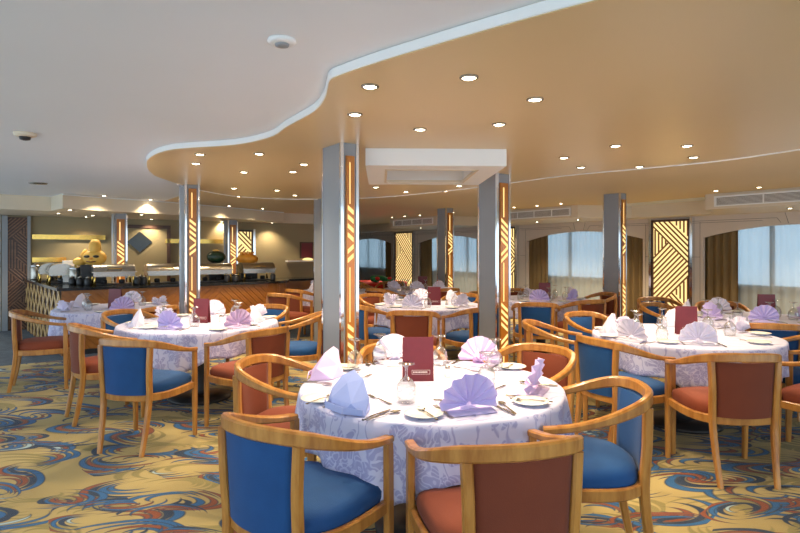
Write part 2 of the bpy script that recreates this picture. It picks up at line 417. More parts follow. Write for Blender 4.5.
# bulkhead along the window wall, with boxes that carry the air grilles
jog = [(UW+.1, -1), (8.9, -1), (8.9, 4.5), (9.95, 4.85), (9.95, 6.45), (8.9, 6.9), (8.9, 9.0), (9.9, 9.4), (9.9, 10.7), (8.75, 11.0), (8.7, 13.1), (9.9, 13.4), (9.9, 19.2), (UW+.1, 19.2)]
struct(MB().prism(jog, EYE+.64, Z_CEIL+.01), 'bulkhead_right', M['cream'])
WORDS = {0: 'nearest', 1: 'middle', 2: 'farthest'}
for i, (u, v0, v1, lab) in enumerate(((8.9, 1.6, 4.35, 'long white framed air grille above the nearest window at the right edge'),
                              (8.9, 7.05, 8.9, 'white framed air grille on the ceiling box above the middle arched window'),
                              (8.72, 11.15, 12.95, 'small distant air grille on the ceiling box between the two central pillars'))):
    t = empty('air_grille', W(u-.02, (v0+v1)/2, EYE+.76), TH); tag(t, lab, 'air grille', 'air grilles along the window side')
    L = (v1-v0)/2
    m = MB(); m.box(-.012, .012, -L, L, -.085, -.065); m.box(-.012, .012, -L, L, .055, .075); m.box(-.012, .012, -L, -L+.03, -.065, .055); m.box(-.012, .012, L-.03, L, -.065, .055)
    m.build('frame', M['white'], t)
    MB().box(.006, .018, -L+.03, L-.03, -.065, .055).build('backing', M['groove'], t)
    m = MB()
    for k in range(7):
        z = -.057 + k*.0175; m.box(-.006, .004, -L+.03, L-.03, z, z+.007)
    for k in range(1, 4):
        m.box(-.011, .0, -L+2*L*k/4-.008, -L+2*L*k/4+.008, -.065, .055)
    m.build('louvre', M['white'], t)

# curtains
def drape(v0, v1, u, z1f, waves, amp, z0=.02):
    n = max(24, int((v1-v0)*40)); P = []
    for zi in range(9):
        row = []
        for i in range(n+1):
            v = v0+(v1-v0)*i/n; zt = z1f(v); z = z0 + (zt-z0)*zi/8
            row.append((u + amp*sin(v*waves) + .4*amp*sin(v*waves*2.3+1+zi*.1), v, z))
        P.append(row)
    return MB().grid(P)
names = ['nearest window at the right edge', 'middle window behind the far pillar', 'window between the two central pillars', 'farthest window at the left']
for i, (a, b) in enumerate(WINS):
    top = lambda v, a=a, b=b: 2.12
    o = drape(a-.02, b+.02, UW+.2, top, 38, .018).build('sheer_curtain', M['sheer'], solid=0); o.rotation_euler = (0, 0, TH)
    tag(o, 'pale blue sheer curtain filling the %s' % names[i], 'curtain', 'sheer curtains')
    wd = .56
    for side, (p, q) in (('far', (b-wd, b+.03)), ('near', (a-.03, a+wd*.85))):
        if (i, side) in ((0, 'near'), (3, 'far')): continue
        o = drape(p, q, UW+.11, top, 46, .03).build('brown_curtain', M['brownc'], solid=.004); o.rotation_euler = (0, 0, TH)
        tag(o, 'gathered brown curtain on the %s side of the %s' % ({'far': 'left', 'near': 'right'}[side], names[i]), 'curtain', 'brown curtains')

# slats following a zigzag of directions
def zone(x, y, w, off=0):
    x = x/w; y = (y/w + off) % 4.2
    d, s_ = y-x, y+x
    if d < -.55: return 'v'
    if d < .15: return 'd'
    if s_ < 1.0: return 'v'
    if s_ < 2.5: return 'u'
    if d < 1.35: return 'v'
    if d < 2.2: return 'd'
    if s_ < 3.9 and d > 2.2: return 'v' if x < .5 else 'd'
    if d > 3.1: return 'v'
    return 'd' if x > .35 else 'u'
def slat_runs(w, h, pitch, zf):
    """segments (p, q, direction) of slats, x to the right and y down"""
    out = []; st = pitch*.16
    def run(p, dr, kind):
        cur = None; t = 0; last = None
        while True:
            q = (p[0]+dr[0]*t, p[1]+dr[1]*t)
            if q[0] > w+1e-6 or q[1] > h+1e-6 or q[0] < -1e-6 or q[1] < -1e-6: break
            ok = zf(q[0], q[1]) == kind
            if ok and cur is None: cur = q
            if not ok and cur is not None:
                if last and hypot(last[0]-cur[0], last[1]-cur[1]) > pitch*.35: out.append((cur, last, kind))
                cur = None
            last = q; t += st
        if cur and last and hypot(last[0]-cur[0], last[1]-cur[1]) > pitch*.35: out.append((cur, last, kind))
    x = pitch*.5
    while x < w: run((x, 0), (0, 1), 'v'); x += pitch
    r2 = sqrt(.5); dp = pitch/r2
    c = -h
    while c < w:
        p = (c, 0) if c >= 0 else (0, -c)
        run(p, (r2, r2), 'd'); c += dp
    c = 0
    while c < w+h:
        p = (0, c) if c <= h else (c-h, h)
        run(p, (r2, -r2), 'u'); c += dp
    return out
def slats(w, h, pitch, sw, dep, zf, y0=0, ztop=0, x0=0):
    """built in the plane local y=y0, facing -y; x from x0, z down from ztop"""
    m = MB()
    for p, q, k in slat_runs(w, h, pitch, zf):
        m.sweep([Vector((x0+p[0], y0, ztop-p[1])), Vector((x0+q[0], y0, ztop-q[1]))], (sw, dep), ups=(0, 1, 0))
    return m
# ---------------------------------------------------------------- pillars
def pillar(xpix, Y, top, lab, off=0.0, bottom=0.0, a=.30, b=.21, name='pillar'):
    """near corner at pixel column xpix and depth Y; long grey side faces -u, gold side faces -v"""
    X = (xpix-400)/F*Y
    t = empty(name, (X, Y, bottom), TH); tag(t, lab, 'pillar', 'grey pillars with lit gold grille strips')
    H = top-bottom
    MB().box(.008, b-.008, .008, a-.008, 0, H).build('shaft', M['grey'], t)
    for cx, cy in ((0, 0), (b-.02, 0), (0, a-.02), (b-.02, a-.02)):
        MB().box(cx-.002, cx+.022, cy-.002, cy+.022, 0, H).build('corner_strip', M['chrome'], t)
    w = b-.085; x0 = .0425
    gb_ = MB().box(x0, x0+w, -.012, .009, .12, H-.10).build('gold_board', M['gold'], t)
    m = MB(); inn = w-.02; h = H-.30
    def slot(P): # polygon in the board plane
        n = len(P); vs = [(x0+.01+x, -.015, H-.14-y) for x, y in P] + [(x0+.01+x, -.011, H-.14-y) for x, y in P]
        m.add(vs, [tuple(range(n)), tuple(range(2*n-1, n-1, -1))] + [(i, (i+1) % n, n+(i+1) % n, n+i) for i in range(n)])
    y = off
    seq = [('v', .34), ('d', .30), ('u', .17), ('v', .44), ('d', .34), ('u', .16), ('v', .4)]
    y = 0.0
    for kind, L in seq:
        L = min(L, h-y)
        if L < .08: break
        if kind == 'v':
            xa = inn*.3; slot([(xa, y+.01), (xa+inn*.14, y+.01), (xa+inn*.14, y+L-.01), (xa, y+L-.01)])
        else:
            yy = y; st = .070; th = .034
            while yy + inn*.8 + th < y+L+.03:
                if kind == 'd': slot([(0, yy), (inn, yy+inn*.8), (inn, yy+inn*.8+th), (0, yy+th)])
                else: slot([(0, yy+inn*.8), (inn, yy), (inn, yy+th), (0, yy+inn*.8+th)])
                yy += st
        y += L
    m.build('lit_strip', M['litslot'], gb_)
    return t
pillar(341, 4.28, Z_SOFFIT, 'nearest tall grey pillar with chrome edges behind the front table, left of centre', a=.32, b=.155)
pillar(497, 6.0, Z_SOFFIT, 'grey pillar with gold strip right of centre, touching the square ceiling box', b=.20)
pillar(185, 7.0, Z_CEIL, 'grey pillar with bright gold strip standing in front of the buffet counter', b=.18)
pillar(620, 8.5, Z_CEIL, 'grey pillar right of centre beside the window with its thin gold strip edge on', b=.17)
pillar(446, 11.5, Z_CEIL, 'slim distant grey pillar near the small air grille')
pillar(322, 8.84, Z_SOFFIT, 'grey pillar mostly hidden behind the nearest pillar')
pillar(114, 9.75, Z_LOW, 'short gold striped pillar rising behind the carved bread figure on the buffet')
pillar(228, 11.9, Z_LOW, 'short gold striped pillar behind the dark green melon on the buffet')

# backlit wall panels between the windows
def wall_panel(u, v, w, h, ztop, rz, lab, pitch=.072, face='u', frame=True):
    t = empty('backlit_panel', W(u, v, ztop-h-.05), rz); tag(t, lab, 'wall panel', 'backlit gold slatted panels')
    MB().box(-w/2, w/2, 0, .04, .05, h+.05).build('lit_plate', M['lit'], t)
    slats(w, h, pitch, pitch*.42, .02, lambda x, y: zone(x, y, w), -.008, h+.05, -w/2).build('slatting', M['pattern_slat'], t)
    m = MB()
    m.box(-w/2-.03, -w/2, -.03, .05, 0, h+.09); m.box(w/2, w/2+.03, -.03, .05, 0, h+.09); m.box(-w/2, w/2, -.03, .05, 0, .05); m.box(-w/2, w/2, -.03, .05, h+.05, h+.09)
    m.build('frame', M['darkwood'], t)
    for s in (-1, 1):
        MB().box(s*(w/2+.06)-.025, s*(w/2+.06)+.025, -.04, .05, 0, h+.11).build('chrome_strip', M['chrome'], t)
    return t
RW = TH - pi/2
wall_panel(UW-.06, 5.93, .70, 1.92, 2.03, RW, 'large backlit gold slatted wall panel between the right windows')
wall_panel(UW-.06, 10.35, .70, 1.92, 2.03, RW, 'backlit gold slatted wall panel partly hidden behind the pillar right of centre')
wall_panel(UW-.06, 14.9, .95, 1.92, 2.03, RW, 'farthest backlit gold slatted wall panel below the small air grille', pitch=.08)
wall_panel(4.28, 12.55, .44, 1.5, 1.9, TH, 'narrow backlit gold slatted panel on the back wall right of the buffet')

# ---------------------------------------------------------------- square ceiling box
t = empty('ceiling_box', (.24, 4.55, Z_SOFFIT-.14), radians(2)); tag(t, 'white square ceiling box with a recessed opening hanging between the two nearest pillars', 'ceiling box')
m = MB(); X0, X1, Y0, Y1 = -.52, .63, 0, 1.32; ix0, ix1, iy0, iy1 = -.36, .44, .22, 1.12; H = .139
m.box(X0, X1, Y0, iy0, 0, H); m.box(X0, X1, iy1, Y1, 0, H); m.box(X0, ix0, iy0, iy1, 0, H); m.box(ix1, X1, iy0, iy1, 0, H)
m.build('surround', M['white'], t)
MB().box(ix0, ix1, iy0, iy1, H-.02, H).build('recess', M['soffit'], t)
m = MB()
for (a, b, c, d) in ((ix0, ix1, iy0, iy0+.02), (ix0, ix1, iy1-.02, iy1), (ix0, ix0+.02, iy0, iy1), (ix1-.02, ix1, iy0, iy1)): m.box(a, b, c, d, -.006, .02)
m.build('trim', M['cream'], t)
# smoke detector and sprinkler
t = empty('smoke_detector', (*pt(282, 40, .88), Z_CEIL)); tag(t, 'round white smoke detector on the upper ceiling near the curved step', 'smoke detector')
MB().lathe([(.058, 0), (.06, -.008), (.052, -.016), (.04, -.018)], 28).build('housing', M['white'], t)
MB().lathe([(.03, -.017), (.028, -.026), (.012, -.028)], 24).build('sensor', M['grey'], t)
t = empty('ceiling_speaker', (*pt(25, 133, .88), Z_CEIL)); tag(t, 'small round dome hanging from the ceiling at the left edge', 'ceiling sensor')
MB().lathe([(.075, 0), (.075, -.02), (.05, -.03)], 24).build('housing', M['cream'], t)
MB().lathe([(.04, -.03), (.034, -.05), (.012, -.056)], 24).build('sensor', M['dark'], t)
for (x, y, lab) in ((38, 183, 'small round vent on the ceiling left of the buffet bulkhead'),):
    o = MB().lathe([(.11, 0), (.10, -.012), (.03, -.014)], 20).build('ceiling_vent', M['steel']); o.location = (*pt(x, y, .88), Z_CEIL); tag(o, lab, 'ceiling vent')

# ---------------------------------------------------------------- downlights
lt = bpy.data.lights.new('downlight', 'SPOT'); lt.energy = SPOT_W; lt.color = SPOT_COL; lt.spot_size = radians(125); lt.spot_blend = .7; lt.shadow_soft_size = .04
d0 = empty('downlight', (0, 0, 0)); tag(d0, 'x', 'downlight')
MB().lathe([(.046, 0), (.046, -.006), (.036, -.009), (.034, -.002)], 22).build('trim_ring', M['steel'], d0)
MB().lathe([(.033, -.001), (.033, -.006), (.02, -.009)], 18).build('lamp', M['lamp'], d0)
lo = bpy.data.objects.new('light_source', lt); COL.objects.link(lo); lo.parent = d0; lo.location = (0, 0, -.02)
remember(d0)
lt2 = lt.copy(); lt2.name = 'bright_downlight'; lt2.energy = SPOT_W*2.2
def brighter(o):
    for c in o.children:
        if c.type == 'LIGHT': c.data = lt2
spots = [(370,86,'s'),(355,114,'s'),(420,129,'s'),(469,77,'s'),(499,124,'s'),(535,99,'s'),(259,153.5,'s'),(304,164,'s'),(293,171.5,'s'),(244,171.8,'s'),(200,154,'s'),(196,163.2,'s'),
 (234,188,'s'),(238,196.3,'s'),(277,190,'s'),(295,195,'s'),(376,187,'s'),(406,191.5,'s'),(445,191,'s'),(459,185.5,'s'),(564,157.5,'s'),(581,167,'s'),(615.5,145.5,'s'),(639.5,166.5,'s'),(687,145.5,'s'),(693.5,157,'s'),(216,191.4,'c'),
 (716,190.5,'c'),(759,187,'c'),(514,207,'c'),(537,205.5,'c'),(561,203.5,'c'),(392,217,'c'),(404.5,216,'c'),(420,215,'c'),(104,195.5,'c'),(150.5,199.4,'c'),(229,205.7,'c'),(262.5,208.5,'c'),
 (70,209.7,'l'),(58.5,213,'l'),(86,216.5,'l'),(93,215.3,'l'),(141.5,214.4,'l'),(151.5,219,'l'),(203,221.5,'l'),(221.7,221.5,'l'),(272,222.5,'l'),(304,226,'l')]
hs = {'s': (.83, Z_SOFFIT, 'curved lower ceiling'), 'c': (.88, Z_CEIL, 'upper ceiling'), 'l': (.65, Z_LOW, 'lowered ceiling over the buffet')}
from_side = lambda x: ('far left' if x < 160 else 'left' if x < 290 else 'centre left' if x < 390 else 'centre' if x < 480 else 'centre right' if x < 600 else 'right')
for n_, (u, v) in enumerate(((9.6, 2.2), (9.6, 3.6), (9.55, 7.4), (9.55, 8.5), (9.4, 11.6), (9.4, 12.6))):  # one lamp is seen; the others are added to brighten the window side
    p = W(u, v, EYE+.64); ob = place(d0, p, 0, 'recessed fill downlight under the grille box of the %s window, %s one' % (WORDS[n_//2], ('nearer', 'farther')[n_ % 2]), 'recessed ceiling downlights')
    if n_: brighter(ob)
cnt = {}
for x, y, k in spots:
    h, z, w = hs[k]; q = pt(x, y, h); key = (k, from_side(x)); cnt.setdefault(key, []).append((q, x, y))
ORD = ['nearest', 'second nearest', 'third nearest', 'fourth nearest', 'fifth nearest', 'sixth nearest', 'seventh nearest', 'eighth nearest', 'ninth nearest', 'tenth nearest', 'eleventh nearest', 'twelfth nearest']
for (k, side), L in cnt.items():
    L.sort(key=lambda a: a[0][1]); h, z, w = hs[k]
    for i, (q, x, y) in enumerate(L):
        lab = ('recessed downlight in the %s, %s at the %s' % (w, ORD[i], side)) if len(L) > 1 else 'only recessed downlight in the %s at the %s' % (w, side)
        ob = place(d0, (q[0], q[1], z), 0, lab, 'recessed ceiling downlights')
        if k == 'c' and x > 390: brighter(ob)

# ---------------------------------------------------------------- back wall details
for (x0, x1, y, lab) in ((32, 105, 237.5, 'upper narrow brass ledge on the back wall behind the carved figure'), (32, 66, 260, 'lower short brass ledge on the back wall above the serving dishes'),
                         (165, 222, 241.5, 'narrow brass ledge on the back wall behind the front buffet pillar')):
    def uat(x):
        s = (x-400)/F; Y = 12.6/(CU - s*SU); return CU*s*Y + SU*Y, Y
    (ua, Ya), (ub, Yb) = uat(x0), uat(x1); z = EYE - (y-HZ)*((Ya+Yb)/2)/F
    t = empty('brass_ledge', W((ua+ub)/2, 12.59, z), TH); L = (ub-ua)/2; tag(t, lab, 'wall ledge', 'brass ledges')
    MB().box(-L, L, -.05, 0, -.04, .05).build('ledge', M['brass'], t)
t = empty('door_1', W(*(uat(143)[0], 12.58), 0), TH); t['kind'] = 'structure'
m = MB(); m.box(-.46, .46, -.02, .0, 0, 1.93); leaf = m.build('door_leaf', M['olive'], t)
m = MB(); m.box(-.53, -.46, -.04, .0, 0, 2.0); m.box(.46, .53, -.04, .0, 0, 2.0); m.box(-.46, .46, -.04, .0, 1.93, 2.0); m.build('door_frame', M['darkwood'], t)
r = .24; m = MB(); zc = 1.65
m.add([(-.07-r, -.035, zc), (-.07, -.035, zc-r*.9), (-.07+r, -.035, zc), (-.07, -.035, zc+r*.9), (-.07-r, -.02, zc), (-.07, -.02, zc-r*.9), (-.07+r, -.02, zc), (-.07, -.02, zc+r*.9)],
      [(0,1,2,3), (7,6,5,4), (0,4,5,1), (1,5,6,2), (2,6,7,3), (3,7,4,0)])
m.build('diamond_pane', M['black'], leaf)
# slatted dark wood panel at left
u_, Y_ = uat(18)
t = empty('slatted_wall_panel', W(.06, 12.55, 0), TH); tag(t, 'tall dark wood panel with zigzag slats at the left end of the back wall', 'wall panel')
MB().box(-.15, .15, 0, .04, 0, 2.09).build('backing', M['darkwood'], t)
slats(.30, 2.05, .045, .02, .02, lambda x, y: zone(x, y, .30, 1.1), -.01, 2.07, -.15).build('slatting', M['midwood'], t)
m = MB(); m.box(-.24, -.15, -.04, .04, 0, 2.11); m.box(.15, .20, -.04, .04, 0, 2.11); m.build('frame', M['grey'], t)
u_, Y_ = uat(306)
t = empty('framed_picture', W(u_, 12.57, 1.48), TH); tag(t, 'small dark framed picture on the back wall left of the hidden pillar', 'picture')
MB().box(-.17, .17, -.02, .02, -.2, .2).build('frame', M['darkwood'], t)
MB().box(-.14, .14, -.026, -.018, -.17, .17).build('picture_print', M['menu'], t)
t = empty('wall_shelf', W(u_-.1, 12.55, 1.22), TH); tag(t, 'pale wall shelf with a glowing dome under the framed picture', 'shelf')
MB().box(-.45, .45, -.14, .03, -.02, .015).build('board', M['white'], t)
MB().lathe([(.001, 0), (.12, .0), (.13, .02), (.10, .045), (.02, .06)], 20, (.1, -.05, .016)).build('glow_dome', M['lit'], t)  # glowing dome stands for a soft bright disc

# ---------------------------------------------------------------- buffet counter
CH = .95
t = empty('buffet_counter', W(0, 0, 0), TH); tag(t, 'long wooden buffet counter with diagonal boards and a black stone top', 'buffet counter')
u0, u1, v0 = .55, 4.05, 9.1
front = [(u0, v0), (u1-.5, v0)]
for i in range(9):
    a = -pi/2 + (pi/2)*i/8; front.append((u1-.5+.5*cos(a), v0+.5+.5*sin(a)))
body = front + [(u1, v0+.9), (u0+.85, v0+.9), (u0+.55, 12.45), (u0-.35, 12.45)]
MB().prism(body, 0, CH-.04).build('carcass', M['buffet'], t)
top = [(u0-.06, v0-.06), (u1-.5, v0-.06)] + [(u1-.5+.56*cos(-pi/2+(pi/2)*i/8), v0+.5+.56*sin(-pi/2+(pi/2)*i/8)) for i in range(9)] + [(u1+.06, v0+.94), (u0+.9, v0+.94), (u0+.6, 12.5), (u0-.41, 12.5)]
MB().prism(top, CH-.04, CH).build('stone_top', M['black'], t)
m = slats(3.0, CH-.12, .075, .055, .012, lambda x, y: 'd' if (x % 2.2) < 1.1 else 'u', v0-.003, CH-.06, u0)
for i in range(14):
    a = -pi/2 + (pi/2)*i/13; m.sweep([Vector((u1-.5+.503*cos(a), v0+.5+.503*sin(a), .06)), Vector((u1-.5+.503*cos(a), v0+.5+.503*sin(a), CH-.05))], (.045, .012), ups=(cos(a), sin(a), 0))
m.build('front_boards', M['buffet'], t)
# left side with lattice: boards on two diagonals
ang = atan2(12.45-v0, -.35)
e = empty('lattice_panel_tmp', (0, 0, 0)); 
Ls = hypot(12.45-v0, .35)
m = MB()
for sgn, k in (('d', 0), ('u', 1)):
    mm = slats(Ls, CH-.08, .26, .07, .012, lambda x, y, s=sgn: s, -.012-.006*k, 0, 0)
    m.add([Vector(p) for p in mm.v], mm.f)
bpy.data.objects.remove(e)
dx, dy = -.35/Ls, (12.45-v0)/Ls
# local x runs from the far end to the near corner so that -y faces out
m.v = [(u0-.35 - dx*p[0] + (-dy)*(-p[1])*1.0, 12.45 - dy*p[0] + dx*(-p[1]), CH-.05+p[2]) for p in m.v]
m.build('lattice_side', M['batten'], t)
MB().prism([(u0-.003, v0+.02), (u0-.353, 12.44), (u0-.30, 12.44), (u0+.05, v0+.02)], .02, CH-.045).build('side_backing', M['darkwood'], t)
m = MB(); m.box(u0+.01, u1-.45, v0-.02, v0, 0, .07); m.build('plinth', M['dark'], t)
# lower side counter
t = empty('side_counter', W(4.95, 10.8, 0), TH); tag(t, 'lower plain wooden counter to the right of the buffet end', 'counter')
MB().box(-.7, 1.0, -.3, .35, 0, .86).build('carcass', M['buffet'], t)
MB().box(-.72, 1.02, -.33, .37, .86, .9).build('worktop', M['black'], t)
MB().box(-.7, 1.0, -.305, -.3, .55, .60).build('groove', M['darkwood'], t)

def onbuf(x, Y): return ((x-400)/F*Y, Y)
def chafer():
    t = empty('chafing_dish', (0, 0, CH)); tag(t, 'x', 'chafing dish')
    m = MB(); m.box(-.28, .28, -.17, .17, .13, .19); m.box(-.30, .30, -.19, .19, .19, .205); m.build('water_pan', M['steel'], t)
    P = []
    for i in range(11):
        a = pi*i/10; P.append([(x, -.175*cos(a), .205+.11*sin(a)**.8) for x in (-.285, -.26, -.1, .1, .26, .285)])
    m = MB().grid(P); 
    for xx, o in ((-.285, 0), (.285, 5)):
        m.add([P[i][o] for i in range(11)], [tuple(range(11))])
    ld = m.build('lid', M['steel'], t)
    MB().tube([(-.09, -.19, .24), (-.09, -.225, .25), (.09, -.225, .25), (.09, -.19, .24)], .008).build('handle', M['brass'], ld)
    for sx in (-1, 1):
        for sy in (-1, 1):
            MB().tube([(sx*.25, sy*.15, .19), (sx*.26, sy*.16, .1), (sx*.27, sy*.17, .0)], [.012, .014, .02]).build('leg', M['brass'], t)
    MB().lathe([(.04, 0), (.042, .05), (.03, .06)], 16, (-.12, 0, .02)).build('burner', M['dark'], t)
    MB().lathe([(.04, 0), (.042, .05), (.03, .06)], 16, (.12, 0, .02)).build('burner', M['dark'], t)
    MB().box(-.26, .26, -.15, .15, .008, .02).build('lower_tray', M['dark'], t)
    return remember(t)
cf = chafer()
def uv_at(x, v):   # u of the point on the line v that shows at pixel column x
    s = (x-400)/F; Y = v/(CU - s*SU); return CU*s*Y + SU*Y
chl = [(113, 9.5, 0, 'rectangular chafing dish below the carved figure on the buffet'), (165, 9.5, 0, 'rectangular chafing dish left of the gold pillar on the buffet'),
       (212, 9.5, 0, 'rectangular chafing dish right of the gold pillar, in front of the melon'), (256, 9.55, 0, 'rectangular chafing dish at the right end of the buffet below the orange carving')]
for x, v, rz, lab in chl: place(cf, W(uv_at(x, v), v, CH), TH+rz, lab, 'chafing dishes on the buffet')
place(cf, W(.62, 10.45, CH), TH+pi/2, 'chafing dish on the left leg of the buffet, nearer of two', 'chafing dishes on the buffet')
place(cf, W(.52, 11.2, CH), TH+pi/2, 'chafing dish on the left leg of the buffet, farther of two', 'chafing dishes on the buffet')
def dispenser(name='cutlery_bin'):
    t = empty(name, (0, 0, CH)); tag(t, 'x', 'serving canister')
    MB().lathe([(.08, 0), (.085, .02), (.085, .22), (.075, .24)], 20).build('canister', M['steel'], t)
    MB().lathe([(.088, .24), (.07, .265), (.02, .28), (.018, .3)], 20).build('lid', M['chrome'], t); return remember(t)
ds = dispenser('serving_canister')
place(ds, W(.78, 9.95, CH), TH, 'tall steel canister on the buffet, nearest the counter corner', 'steel canisters on the buffet')
place(ds, W(.32, 11.9, CH), TH, 'steel canister at the far left end of the buffet', 'steel canisters on the buffet')
place(ds, W(.6, 12.1, CH), TH, 'steel canister near the back wall beside the leftmost one', 'steel canisters on the buffet')
# glasses/jars between chafers : dark tea cups
jar = empty('condiment_jar', (0, 0, CH)); tag(jar, 'x', 'jar')
MB().lathe([(.04, 0), (.045, .02), (.045, .09), (.03, .11)], 16).build('jar_body', M['dark'], jar)
MB().lathe([(.034, .11), (.034, .125), (.012, .13), (.012, .14)], 16).build('lid', M['steel'], jar); remember(jar)
jl = [(137, 9.3), (144, 9.36), (141, 9.7), (227, 9.3), (232, 9.42), (236, 9.25), (88, 9.45), (80, 9.6), (72, 9.8), (273, 9.32), (184, 9.3)]
jn = ['left of the gold pillar dish, nearest the front edge', 'left of the gold pillar dish, beside the front one', 'left of the gold pillar dish, set behind the others', 'right of the melon, leftmost of three', 'right of the melon, middle of three', 'right of the melon, nearest the counter edge',
      'below the carved figure, rightmost of three', 'below the carved figure, middle of three', 'below the carved figure, leftmost of three', 'at the far right end of the counter', 'directly behind the gold pillar']
for (x, v), n in zip(jl, jn): place(jar, W(uv_at(x, v), v, CH), TH, 'dark lidded jar on the buffet, %s' % n, 'condiment jars on the buffet')
# raised display plinths that carry the carvings behind the dishes
def plinth(x, v, h, w, lab, mat='dark'):
    o = MB().box(-w/2, w/2, -.12, .12, 0, h).build('display_stand', M[mat]); o.location = W(uv_at(x, v), v, CH); o.rotation_euler = (0, 0, TH); tag(o, lab, 'display stand', 'display stands'); return o
plinth(93, 9.82, .30, .34, 'dark display stand carrying the carved bread figure')
plinth(216, 9.82, .30, .30, 'dark display stand carrying the dark green melon')
plinth(247, 9.82, .28, .30, 'dark display stand carrying the orange carving')
plinth(70, 10.35, .36, .2, 'white box standing left of the carved bread figure', 'white')
b0 = W(uv_at(93, 9.82), 9.82, CH+.30)
t = empty('carved_figure', b0, .15); tag(t, 'golden carved bread figure with a tall hat and dark eyes on the buffet', 'food sculpture')
def blob(m, c, r, n=16, bump=0):
    P = []
    for i in range(n+1):
        a = -pi/2 + pi*i/n
        P.append([(c[0]+r[0]*cos(a)*cos(2*pi*j/24)*(1+bump*sin(7*2*pi*j/24)), c[1]+r[1]*cos(a)*sin(2*pi*j/24)*(1+bump*cos(5*2*pi*j/24)), c[2]+r[2]*sin(a)) for j in range(24)])
    m.grid(P, closed=True); return m
m = MB(); blob(m, (.02, 0, .11), (.17, .12, .125), bump=.03); m.build('body', M['bread'], t)
blob(MB(), (-.19, 0, .05), (.10, .09, .065)).build('side_loaf', M['bread'], t)
m = MB().lathe([(.085, .17), (.088, .24), (.082, .33), (.05, .385), (.015, .395)], 20, (.03, 0, 0)); m.build('hat', M['bread'], t)
m = MB(); m.tube([(-.15, 0, .08), (-.135, 0, .16), (-.1, 0, .24)], [.055, .045, .02]); m.build('ear', M['bread'], t)
for x in (-.05, .08): blob(MB(), (x, -.105, .13), (.045, .025, .022)).build('eye', M['dark'], t)
blob(MB(), (.015, -.115, .10), (.035, .03, .02)).build('nose', M['pumpkin'], t)
m = MB(); m.tube([(-.05, -.12, .055), (.015, -.127, .045), (.08, -.117, .055)], .008); m.build('mouth', M['menu'], t)
t = empty('carved_melon', W(uv_at(216, 9.82), 9.82, CH+.30), 0); tag(t, 'dark green carved melon on a dark stand on the buffet', 'food sculpture')
blob(MB(), (0, 0, .11), (.16, .13, .11), bump=.02).build('rind', M['melon'], t)
MB().lathe([(.05, .20), (.06, .225), (.02, .24)], 14).build('carved_top', M['bread'], t)
t = empty('carved_pumpkin', W(uv_at(247, 9.82), 9.82, CH+.28), 0); tag(t, 'orange carved pumpkin with frilled top on the buffet', 'food sculpture')
blob(MB(), (0, 0, .09), (.19, .13, .10), bump=.07).build('flesh', M['pumpkin'], t)
m = MB()
for k in range(9):
    a = k*2*pi/9; m.tube([(.07*cos(a), .06*sin(a), .15), (.11*cos(a), .09*sin(a), .2), (.13*cos(a), .1*sin(a), .215)], [.02, .018, .008])
m.build('petals', M['pumpkin'], t)

